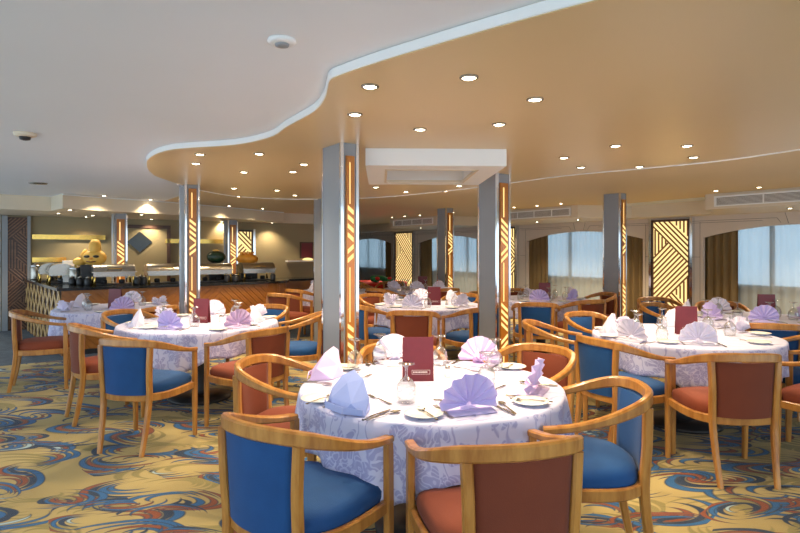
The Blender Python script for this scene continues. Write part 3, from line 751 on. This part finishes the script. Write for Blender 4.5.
# ---------------------------------------------------------------- chairs
def make_chair(color):
    t = empty('dining_chair', (0, 0, 0)); tag(t, 'x', 'chair')
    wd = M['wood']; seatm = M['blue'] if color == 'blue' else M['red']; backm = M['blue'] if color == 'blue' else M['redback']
    half = [(-.272, .235, .685), (-.284, .12, .70), (-.288, 0, .727), (-.272, -.11, .76), (-.225, -.205, .79), (-.13, -.265, .805), (0, -.285, .808)]
    full = half + [(-x, y, z) for x, y, z in reversed(half[:-1])]
    rail = catmull(full, 5); n = len(rail)
    wh = []
    for i, p in enumerate(rail):
        k = min(1, max(0, (.1-p.y)/.3)); wh.append((.042-.008*k, .030+.026*k))
    MB().sweep(rail, wh, smooth=False).build('top_rail', wd, t)
    ah = [(-.262, .225), (-.27, .1), (-.265, -.03), (-.24, -.13), (-.18, -.205), (-.09, -.235), (0, -.243)]
    af = ah + [(-x, y) for x, y in reversed(ah[:-1])]
    ar = [Vector((p.x, p.y, .405)) for p in catmull([(x, y, 0) for x, y in af], 4)]
    m = MB().sweep(ar, (.026, .055)); m.sweep([Vector((-.262, .225, .405)), Vector((-.1, .25, .405)), Vector((.1, .25, .405)), Vector((.262, .225, .405))], (.026, .055))
    m.build('seat_frame', wd, t)
    for s in (-1, 1):
        p = catmull([(s*.268, .235, 0), (s*.270, .23, .4), (s*.270, .228, .675)], 4)
        MB().sweep(p, [(.030, .034+.012*min(1, q.z/.3)) for q in p], ups=(0, 1, 0)).build('leg', wd, t)
    for s in (-1, 1):
        p = catmull([(s*.172, -.285, 0), (s*.182, -.245, .2), (s*.190, -.222, .40), (s*.196, -.232, .6), (s*.204, -.232, .775)], 4)
        MB().sweep(p, [(.030+.008*min(1, q.z/.4), .034+.008*min(1, q.z/.3)) for q in p], ups=(0, 1, 0)).build('leg', wd, t)
    # seat cushion
    plan = [(p.x*.955, p.y*.955) for p in catmull([(x, y, 0) for x, y in af], 4)] + [(.17, .262), (.06, .275), (-.06, .275), (-.17, .262)]
    levels = [(.985, .425), (1.0, .445), (1.0, .468), (.96, .492), (.84, .507), (.6, .517), (.3, .522), (.02, .523)]
    P = [[(x*k, y*k, z) for x, y in plan] for k, z in levels]
    m = MB().grid(P, closed=True); m.add(P[0], [tuple(range(len(plan)))]); m.add(P[-1], [tuple(range(len(plan)))])
    m.build('seat', seatm, t)
    # padded back panel between the rear posts
    P = []
    K = 12
    for j in range(9):
        z = .425 + (.772-.425)*j/8; row = []
        hw = .168 + .014*j/8; yb = -.222 - .012*j/8
        for i in range(K+1):
            a = -1+2*i/K; x = a*hw; y = yb - .042*(1-a*a); row.append((x, y-.008, z))
        for i in range(K, -1, -1):
            a = -1+2*i/K; x = a*hw; bul = .020*(1-a**4)*(1-((j-4)/4)**4); y = yb - .042*(1-a*a)+.016+bul; row.append((x, y-.004, z))
        P.append(row)
    m = MB().grid(P, closed=True); m.add(P[0], [tuple(range(len(P[0])))]); m.add(P[-1], [tuple(range(len(P[0])))])
    m.build('backrest', backm, t)
    return remember(t)
CHAIR = {'blue': make_chair('blue'), 'red': make_chair('red')}
CWORD = {'blue': 'blue padded wooden armchair,', 'red': 'rust red padded wooden armchair,'}
PLACED = []
def chair(x, y, face, color, where):
    PLACED.append((x, y))
    place(CHAIR[color], (x, y, 0), face-pi/2, '%s %s' % (CWORD[color], where), 'dining chairs around the tables')

# ---------------------------------------------------------------- tables and what lies on them
def make_cloth(R, seed, drop=.25, red=None):
    rnd = random.Random(seed); n = 160; P = []; ph = rnd.random()*6; sq = rnd.random()*pi/2
    P.append([(0.001*cos(2*pi*j/n), .001*sin(2*pi*j/n), .7525) for j in range(n)])
    for r in (.35, .7, .93, .985): P.append([(R*r*cos(2*pi*j/n), R*r*sin(2*pi*j/n), .7525) for j in range(n)])
    P.append([((R+.006)*cos(2*pi*j/n), (R+.006)*sin(2*pi*j/n), .748) for j in range(n)])
    for k in range(1, 11):
        row = []
        for j in range(n):
            a = 2*pi*j/n
            D = drop + .13*max(0, cos(2*(a-sq)*2))**1.5
            t = k/10; am = (.003 + .030*t)
            fold = sin(9*a+ph+.8*sin(2*a))*.6 + sin(15*a+ph*2+1.3*sin(3*a))*.4
            corner = max(0, cos(4*(a-sq)))**3
            rr = R + .008 + am*(fold+.35) + .01*t + corner*.03*t*sin(22*a)
            row.append((rr*cos(a), rr*sin(a), .748 - D*t + .004*sin(18*a)))
        P.append(row)
    return MB().grid(P, closed=True)
TBLW = {}
def make_table(x, y, R, lab, clab, seed, drop=.25, mat='cloth', cat='table'):
    t = empty('round_table', (x, y, 0)); tag(t, lab, 'table', 'round dining tables')
    MB().lathe([(R-.01, .72), (R-.003, .725), (R-.003, .745), (R-.01, .75)], 64, smooth=False).build('tabletop', M['midwood'], t)
    MB().lathe([(.10, .03), (.07, .1), (.065, .6), (.16, .71), (.16, .72)], 20).build('pedestal', M['rubber'], t)
    m = MB()
    MB().lathe([(.30, 0), (.30, .025), (.12, .045), (.1, .05)], 28).build('base', M['rubber'], t)
    c = make_cloth(R, seed, drop).build('tablecloth', M[mat], solid=.0015); c.location = (x, y, 0); c.rotation_euler = (0, 0, random.random()*6)
    tag(c, clab, 'tablecloth', 'damask tablecloths')

def nap_fan(mat):
    t = empty('folded_napkin', (0, 0, 0)); tag(t, 'x', 'napkin')
    K = 8; P = []
    for i, r in enumerate((.012, .045, .08, .11, .138)):
        row = []
        for j in range(2*K+1):
            a = radians(-8 + 196*j/(2*K)); am = .002 + .012*(r/.135)
            rr = r*(1 + (.012 if j % 2 else -.008)*(r/.135)); z = rr*sin(a)*1.02+.034; d = am*(1 if j % 2 else -1)
            row.append((rr*cos(a), d - .25*z + .02, max(.004+.0015*i, z)))
        P.append(row)
    MB().grid(P, smooth=False).build('pleated_fan', mat, t, solid=.0025)
    P = [[(x, yy, zz) for x in (-.11, -.05, .0, .05, .11)] for yy, zz in ((-.05, .003), (.0, .012), (.05, .01), (.085, .003))]
    MB().grid(P).build('folded_base', mat, t, solid=.003)
    P = [[(-.045+.0*i, .01, .01), (0, -.005, .014), (.045, .01, .01)], [(-.02, .05, .05), (0, .045, .06), (.02, .05, .05)], [(-.004, .02, .10), (0, .015, .102), (.004, .02, .10)]]
    MB().grid(P, smooth=False).build('support_flap', mat, t, solid=.003)
    return remember(t)
def nap_peak(mat):
    t = empty('folded_napkin', (0, 0, 0)); tag(t, 'x', 'napkin')
    f = [(-.105, -.03, .002), (-.10, -.01, .075), (-.06, .01, .14), (-.005, .02, .172), (.055, .01, .145), (.10, -.005, .07), (.11, -.035, .002), (.03, -.075, .002), (-.03, -.07, .002), (0, -.055, .05), (.0, -.02, .12), (-.055, -.05, .05), (.06, -.055, .05)]
    F_ = [(8, 11, 0), (0, 11, 1), (1, 11, 2), (2, 11, 10), (2, 10, 3), (11, 9, 10), (8, 9, 11), (3, 10, 4), (10, 12, 4), (10, 9, 12), (4, 12, 5), (5, 12, 6), (6, 12, 7), (7, 12, 9), (7, 9, 8)]
    bk = [(-.105, -.03, .002), (-.10, -.01, .075), (-.06, .01, .14), (-.005, .02, .172), (.055, .01, .145), (.10, -.005, .07), (.11, -.035, .002), (.05, .05, .002), (-.05, .05, .002), (0, .05, .07)]
    G_ = [(0, 1, 8), (1, 9, 8), (1, 2, 9), (2, 3, 9), (3, 4, 9), (4, 5, 9), (5, 7, 9), (5, 6, 7), (7, 8, 9)]
    MB().add(f, F_).build('front_fold', mat, t, solid=.003)
    MB().add(bk, G_).build('back_fold', mat, t, solid=.003)
    m = MB().grid([[(-.11, -.04, .012), (-.05, -.085, .012), (.05, -.09, .012), (.115, -.045, .012)], [(-.108, -.038, .035), (-.05, -.078, .038), (.05, -.083, .036), (.112, -.043, .033)]], smooth=False)
    m.build('turned_hem', mat, t, solid=.004)
    return remember(t)
def nap_rose(mat):
    t = empty('folded_napkin', (0, 0, 0)); tag(t, 'x', 'napkin')
    for q in range(3):
        a0 = q*2*pi/3 + .5; P = []; K = 6
        for i, r in enumerate((.008, .05, .09, .12)):
            row = []
            for j in range(2*K+1):
                a = radians(20+140*j/(2*K)); d = (.002+.014*r/.12)*(1 if j % 2 else -1)
                lx = r*cos(a)*.75; lz = r*sin(a)*(1.05-.12*q)+.004; ly = d - .035 - lz*.25
                row.append((lx*cos(a0)-ly*sin(a0), lx*sin(a0)+ly*cos(a0), lz))
            P.append(row)
        MB().grid(P, smooth=False).build('petal_fold', mat, t, solid=.0025)
    return remember(t)
NAP = {k: f(M[m]) for k, f, m in (('fan_lilac_shaded', nap_fan, 'nap_lilac_shaded'), ('fan_white', nap_fan, 'nap_white'), ('peak_blue', nap_peak, 'nap_blue'), ('peak_pink', nap_peak, 'nap_pink'), ('fan_pink', nap_fan, 'nap_pink'), ('rose_white', nap_rose, 'nap_white'), ('peak_white', nap_peak, 'nap_white'))}
NW = {'fan_lilac_shaded': 'lilac-shaded napkin folded as a fan', 'fan_white': 'white napkin folded as a fan', 'peak_blue': 'pale blue napkin folded as a peak', 'peak_pink': 'pink napkin folded as a peak',
      'fan_pink': 'pinkish napkin folded as a fan', 'rose_white': 'white napkin with open petal folds', 'peak_white': 'white napkin folded as a peak'}
gb = empty('wine_goblet', (0, 0, 0)); tag(gb, 'x', 'goblet')
MB().lathe([(.040, 0), (.0465, .028), (.048, .056), (.043, .084), (.028, .108), (.009, .122)], 22).build('bowl', M['glass'], gb)
MB().lathe([(.008, .120), (.006, .135), (.006, .160), (.010, .172)], 12).build('stem', M['glass'], gb)
MB().lathe([(.010, .170), (.028, .178), (.039, .182), (.039, .186), (.003, .187)], 22).build('foot', M['glass'], gb); remember(gb)
pl = MB().lathe([(.045, 0), (.05, .004), (.078, .012), (.086, .016), (.084, .018), (.06, .010), (.045, .006), (.001, .006)], 30).build('side_plate', M['china']); tag(pl, 'x', 'plate')
def cutlery(kind):
    m = MB()
    if kind == 'knife':
        m.sweep([Vector((0, -.10, .005)), Vector((0, -.01, .006)), Vector((0, .0, .005))], [(.012, .006), (.009, .006), (.008, .004)]); m.sweep([Vector((0, 0, .005)), Vector((.002, .05, .004)), Vector((.003, .1, .004))], [(.012, .002), (.018, .002), (.006, .002)])
    else:
        m.sweep([Vector((0, -.10, .004)), Vector((0, 0, .007)), Vector((0, .045, .004))], [(.013, .003), (.006, .004), (.006, .003)])
        if kind == 'fork':
            m.sweep([Vector((0, .04, .004)), Vector((0, .055, .004)), Vector((0, .068, .005))], [(.006, .002), (.022, .002), (.023, .002)])
            for k in range(4): m.sweep([Vector((-.009+.006*k, .066, .005)), Vector((-.009+.006*k, .1, .007))], (.0032, .002))
        else:
            P = [[(.001+.018*r*cos(a), .07+.028*r*sin(a), .004+.004*r*r) for a in [2*pi*j/14 for j in range(14)]] for r in (.05, .5, 1)]
            m.grid(P, closed=True)
    o = m.build(kind, M['steel'], solid=0); tag(o, 'x', 'cutlery'); return remember(o)
CUT = {k: cutlery(k) for k in ('knife', 'fork', 'spoon')}
def menu():
    t = empty('menu_card', (0, 0, 0)); tag(t, 'x', 'menu')
    MB().box(-.085, .085, -.0025, .0, 0, .24, Matrix.Rotation(radians(-5), 4, 'X')).build('front_cover', M['menu'], t)
    fc = [c for c in bpy.data.objects if c.parent == t][0]
    MB().box(-.085, .085, .0, .0025, 0, .24, Matrix.Translation((0, .05, 0)) @ Matrix.Rotation(radians(6), 4, 'X')).build('back_cover', M['menu'], t)
    m = MB(); R_ = Matrix.Rotation(radians(-5), 4, 'X')
    for (a, b, c, d) in ((-.035, .065, .038, .0395), (-.035, .065, .0595, .061), (-.035, -.0335, .038, .061), (.0635, .065, .038, .061)): m.box(a, b, -.0035, -.0024, c, d, R_)
    x = -.028
    for w in (.008, .006, .009, .006, .008, .007, .006, .009, .006, .007): m.box(x, x+w-.0015, -.0035, -.0024, .046, .053, R_); x += w+.0008
    m.build('printed_label', M['menuw'], fc)
    return remember(t)
MENU = menu()
shk = empty('salt_shaker', (0, 0, 0)); tag(shk, 'x', 'salt shaker')
MB().lathe([(.018, 0), (.021, .02), (.015, .05)], 14).build('shaker_body', M['china'], shk); MB().lathe([(.016, .05), (.014, .062), (.004, .066)], 14).build('cap', M['steel'], shk); remember(shk)

TABLES = [  # x, y, R, name, seats [(place word, setting angle, napkin, chair or None)]
 dict(p=(.165, 3.0), R=.685, n='nearest table', lab='nearest round dining table in the centre foreground', cut=3, menu=(.10, 3.07, 0.05), seats=[
   ('near left', (-.22, 2.53), 'peak_blue', (-.40, 2.30, 56, 'blue')), ('near', (.31, 2.48), 'fan_lilac_shaded', (.36, 2.12, 104, 'red')),
   ('right', (.68, 2.82), 'fan_pink', (.88, 2.70, 176, 'blue')), ('far right', (.5, 3.52), 'fan_pink', (.80, 3.60, 222, 'red')),
   ('far', (-.04, 3.62), 'fan_white', (.02, 3.64, 278, 'red')), ('left', (-.40, 3.18), 'peak_pink', (-.64, 3.27, 349, 'red'))]),
 dict(p=(-2.0, 5.6), R=.75, n='left table', lab='round dining table left of the nearest pillar', cut=2, menu=(-1.98, 5.55, -.25), seats=[
   ('near', (-2.1, 5.1), 'fan_lilac_shaded', (-1.95, 4.30, 78, 'blue')), ('near left', (-2.48, 5.3), 'peak_white', (-2.62, 5.0, 40, 'red')),
   ('near right', (-1.5, 5.2), 'fan_pink', (-1.27, 4.76, 143, 'red')), ('far left', (-2.5, 5.95), 'rose_white', (-2.8, 5.93, 340, 'blue')),
   ('right', (-1.45, 5.6), 'peak_white', (-1.05, 5.78, 185, 'blue')), ('far right', (-1.55, 6.1), 'rose_white', (-1.6, 6.4, 242, 'blue')), ('far', (-2.05, 6.15), 'fan_white', None)]),
 dict(p=(-3.60, 7.05), R=.67, n='table beside the buffet', lab='round dining table at far left close to the buffet corner', cut=1, menu=(-3.55, 6.95, -.2), seats=[
   ('near left', (-3.98, 6.68), 'rose_white', (-3.88, 6.08, 28, 'red')), ('near right', (-3.28, 6.62), 'fan_lilac_shaded', (-2.95, 6.6, 150, 'red')),
   ('left', (-4.08, 7.15), 'peak_white', None), ('far', (-3.6, 7.52), 'fan_white', None), ('far right', (-3.12, 7.25), 'rose_white', None)]),
 dict(p=(.38, 7.45), R=.70, n='table between the pillars', lab='round dining table between the two nearest pillars', cut=1, menu=(.45, 7.35, .05), seats=[
   ('near', (.15, 6.95), 'fan_white', (.15, 6.22, 84, 'red')), ('near left', (-.15, 7.15), 'fan_white', (-.32, 6.82, 35, 'blue')),
   ('near right', (.78, 7.1), 'fan_white', (.86, 6.55, 118, 'blue')), ('far left', (-.1, 7.8), 'rose_white', (-.28, 8.12, 315, 'red')),
   ('far right', (.72, 7.85), 'peak_white', (.84, 8.2, 235, 'blue')), ('far', (.3, 7.98), 'fan_white', None)]),
 dict(p=(2.42, 4.78), R=.73, n='right table', lab='round dining table at right in front of the thin gold strip pillar', cut=2, menu=(2.45, 4.78, -.2), seats=[
   ('near', (2.28, 4.28), 'fan_white', (2.165, 3.74, 88, 'red')), ('near left', (1.84, 4.46), 'fan_white', (1.66, 4.22, 22, 'blue')),
   ('left', (1.82, 4.86), 'peak_white', (1.40, 5.02, 345, 'red')), ('far left', (2.05, 5.2), 'rose_white', (1.98, 5.62, 300, 'blue')),
   ('right', (3.0, 4.98), 'rose_white', (3.3, 4.5, 162, 'blue')), ('near right', (2.88, 4.5), None, (2.98, 3.84, 120, 'red')), ('far', (2.6, 5.3), 'peak_white', None)]),
 dict(p=(3.72, 5.98), R=.70, n='table by the right window', lab='round dining table at the right edge before the nearest window', cut=1, menu=(4.0, 6.1, -.2), seats=[
   ('near left', (3.27, 5.88), 'fan_lilac_shaded', None), ('near', (3.64, 5.6), 'fan_lilac_shaded', (3.38, 5.14, 68, 'blue')),
   ('left', (3.22, 6.3), 'peak_white', (3.2, 6.68, 305, 'blue')), ('right', (4.25, 5.9), 'fan_lilac_shaded', (4.62, 6.0, 180, 'red')),
   ('far', (3.7, 6.5), 'fan_white', (3.95, 6.85, 255, 'red')), ('near right', (4.1, 5.55), 'peak_white', (4.15, 5.2, 120, 'blue'))]),
 dict(p=(2.1, 8.35), R=.68, n='table before the middle window', lab='round dining table behind the pillar right of centre', cut=1, menu=(2.15, 8.3, 0), seats=[
   ('near', (1.95, 7.85), 'fan_lilac_shaded', (1.73, 7.15, 78, 'blue')), ('near right', (2.45, 7.95), 'fan_lilac_shaded', (2.42, 7.52, 112, 'red')),
   ('left', (1.55, 8.3), 'fan_white', (1.38, 8.66, 337, 'blue')), ('right', (2.6, 8.5), 'peak_white', (2.95, 8.5, 190, 'red')), ('far', (2.05, 8.85), 'rose_white', (1.95, 9.2, 275, 'red'))]),
 dict(p=(.40, 10.6), R=.70, n='farther table between the pillars', lab='distant round table directly behind the one between the central pillars', cut=0, menu=(.42, 10.4, 0), seats=[
   ('near left', (-.1, 10.15), 'fan_white', (-.28, 9.72, 50, 'red')), ('near', (.3, 10.0), 'fan_white', None), ('near right', (.7, 10.15), 'fan_white', (.72, 9.75, 118, 'red')),
   ('left', (-.15, 10.6), 'rose_white', (-.5, 10.75, 0, 'red')), ('far', (.4, 11.0), 'peak_white', None)]),
 dict(p=(-1.10, 10.1), R=.68, n='table behind the nearest pillar', lab='distant round table hidden behind the nearest pillar', cut=0, menu=None, seats=[
   ('near left', (-1.55, 9.9), 'peak_white', (-1.72, 8.62, 60, 'red')), ('left', (-1.58, 10.25), 'fan_white', (-1.62, 9.48, 50, 'red'))]),
]
PLACEW = {'near': 'near', 'far': 'far'}
for ti, T in enumerate(TABLES):
    x, y = T['p']; R = T['R']
    make_table(x, y, R, T['lab'], 'white and lilac damask cloth on the %s' % T['n'], ti+3, drop=.23)
    for wd, (sx, sy), nap, ch in T['seats']:
        if ti == 0: where = '%s side of the nearest table' % wd
        else: where = '%s side of the %s' % (wd, T['n'])
        if ch: chair(ch[0], ch[1], radians(ch[2]), ch[3], where)
        f = atan2(y-sy, x-sx)       # towards the centre
        c, s = cos(f), sin(f)
        def L(a, b): return (sx + a*s + b*c, sy - a*c + b*s, .7545)   # a to the diner's right, b inwards
        nz = nap; rot = f-pi/2
        face = rot + random.uniform(-.15, .15)
        if nz: nobj = place(NAP[nz], L(0, 0), face, '%s, %s' % (NW[nz], where), 'folded napkins on the tables')
        if ti == 0 and 'peak' in (nz or ''): nobj.scale = (1.25, 1.15, 1.0)
        if ti != 0:
            place(gb, L(.13, .2), 0, 'upside down clear goblet, %s' % where, 'upside down goblets')
        if y < 9: 
            place(pl, L(-.215, -.0), 0, 'white side plate, %s' % where, 'side plates')
        if T['cut'] >= 1:
            place(CUT['knife'], L(.155, .0), rot+.1, 'steel knife, %s' % where, 'knives on the tables')
        if T['cut'] >= 2:
            place(CUT['fork'], L(-.115, .03), rot+.06, 'steel fork, %s' % where, 'forks on the tables')
        if T['cut'] >= 3:
            q = L(-.2, .0); place(CUT['spoon'], (q[0], q[1], .762), rot+.1, 'steel spoon on the side plate, %s' % where, 'spoons on the tables')
            place(CUT['spoon'], L(.185, .01), rot-.1, 'steel spoon beside the knife, %s' % where, 'spoons on the tables')
            place(CUT['fork'], L(.0, .19), rot+1.3, 'dessert fork above the napkin, %s' % where, 'forks on the tables')
    if T['menu']:
        mx, my, mr = T['menu']; place(MENU, (mx, my, .7535), mr, 'maroon menu card standing upright on the %s' % T['n'], 'maroon menu cards')
        if ti < 7:
            place(shk, (mx+.17, my+.1, .7535), 0, 'small white salt shaker beside the menu on the %s' % T['n'], 'salt shakers')
gob = [((.03, 2.64), 'in front of the menu, nearest the camera'), ((.45, 2.92), 'behind the lilac-shaded fan napkin'), ((-.27, 3.36), 'behind the pink peaked napkin'), ((-.13, 3.56), 'left of the menu at the far side'),
       ((.25, 3.5), 'right of the menu at the far side'), ((.57, 3.36), 'in front of the far right napkin')]
for (x, y), w in gob: place(gb, (x, y, .7545), 0, 'upside down clear goblet on the nearest table %s' % w, 'upside down goblets')

# loose chair and the decorated far table
chair(3.5, 7.45, radians(-80), 'blue', 'standing alone before the large backlit gold panel')
make_table(-.6, 12.9, .75, 'farthest round table covered in red below the last window', 'bright red cloth on the farthest table', 31, .3, 'redcloth')
t = empty('green_garland', (-.35, 12.55, .755)); tag(t, 'heaped dark green garland lying on the red cloth of the farthest table', 'garland')
m = MB()
for k in range(14):
    a = random.random()*6.3; r = random.random()*.22; blob(m, (r*1.3*cos(a), r*sin(a)*.7, .05+random.random()*.06), (.09, .07, .05), 8)
m.build('foliage', M['plant'], t)
for dx in (-.15, .12): blob(MB(), (dx, -.16, .1), (.05, .04, .04), 8).build('red_bow', M['redcloth'], t)
chair(-.2, 12.0, radians(105), 'red', 'at the near side of the farthest red table')
chair(-.95, 11.95, radians(70), 'blue', 'at the near left side of the farthest red table')
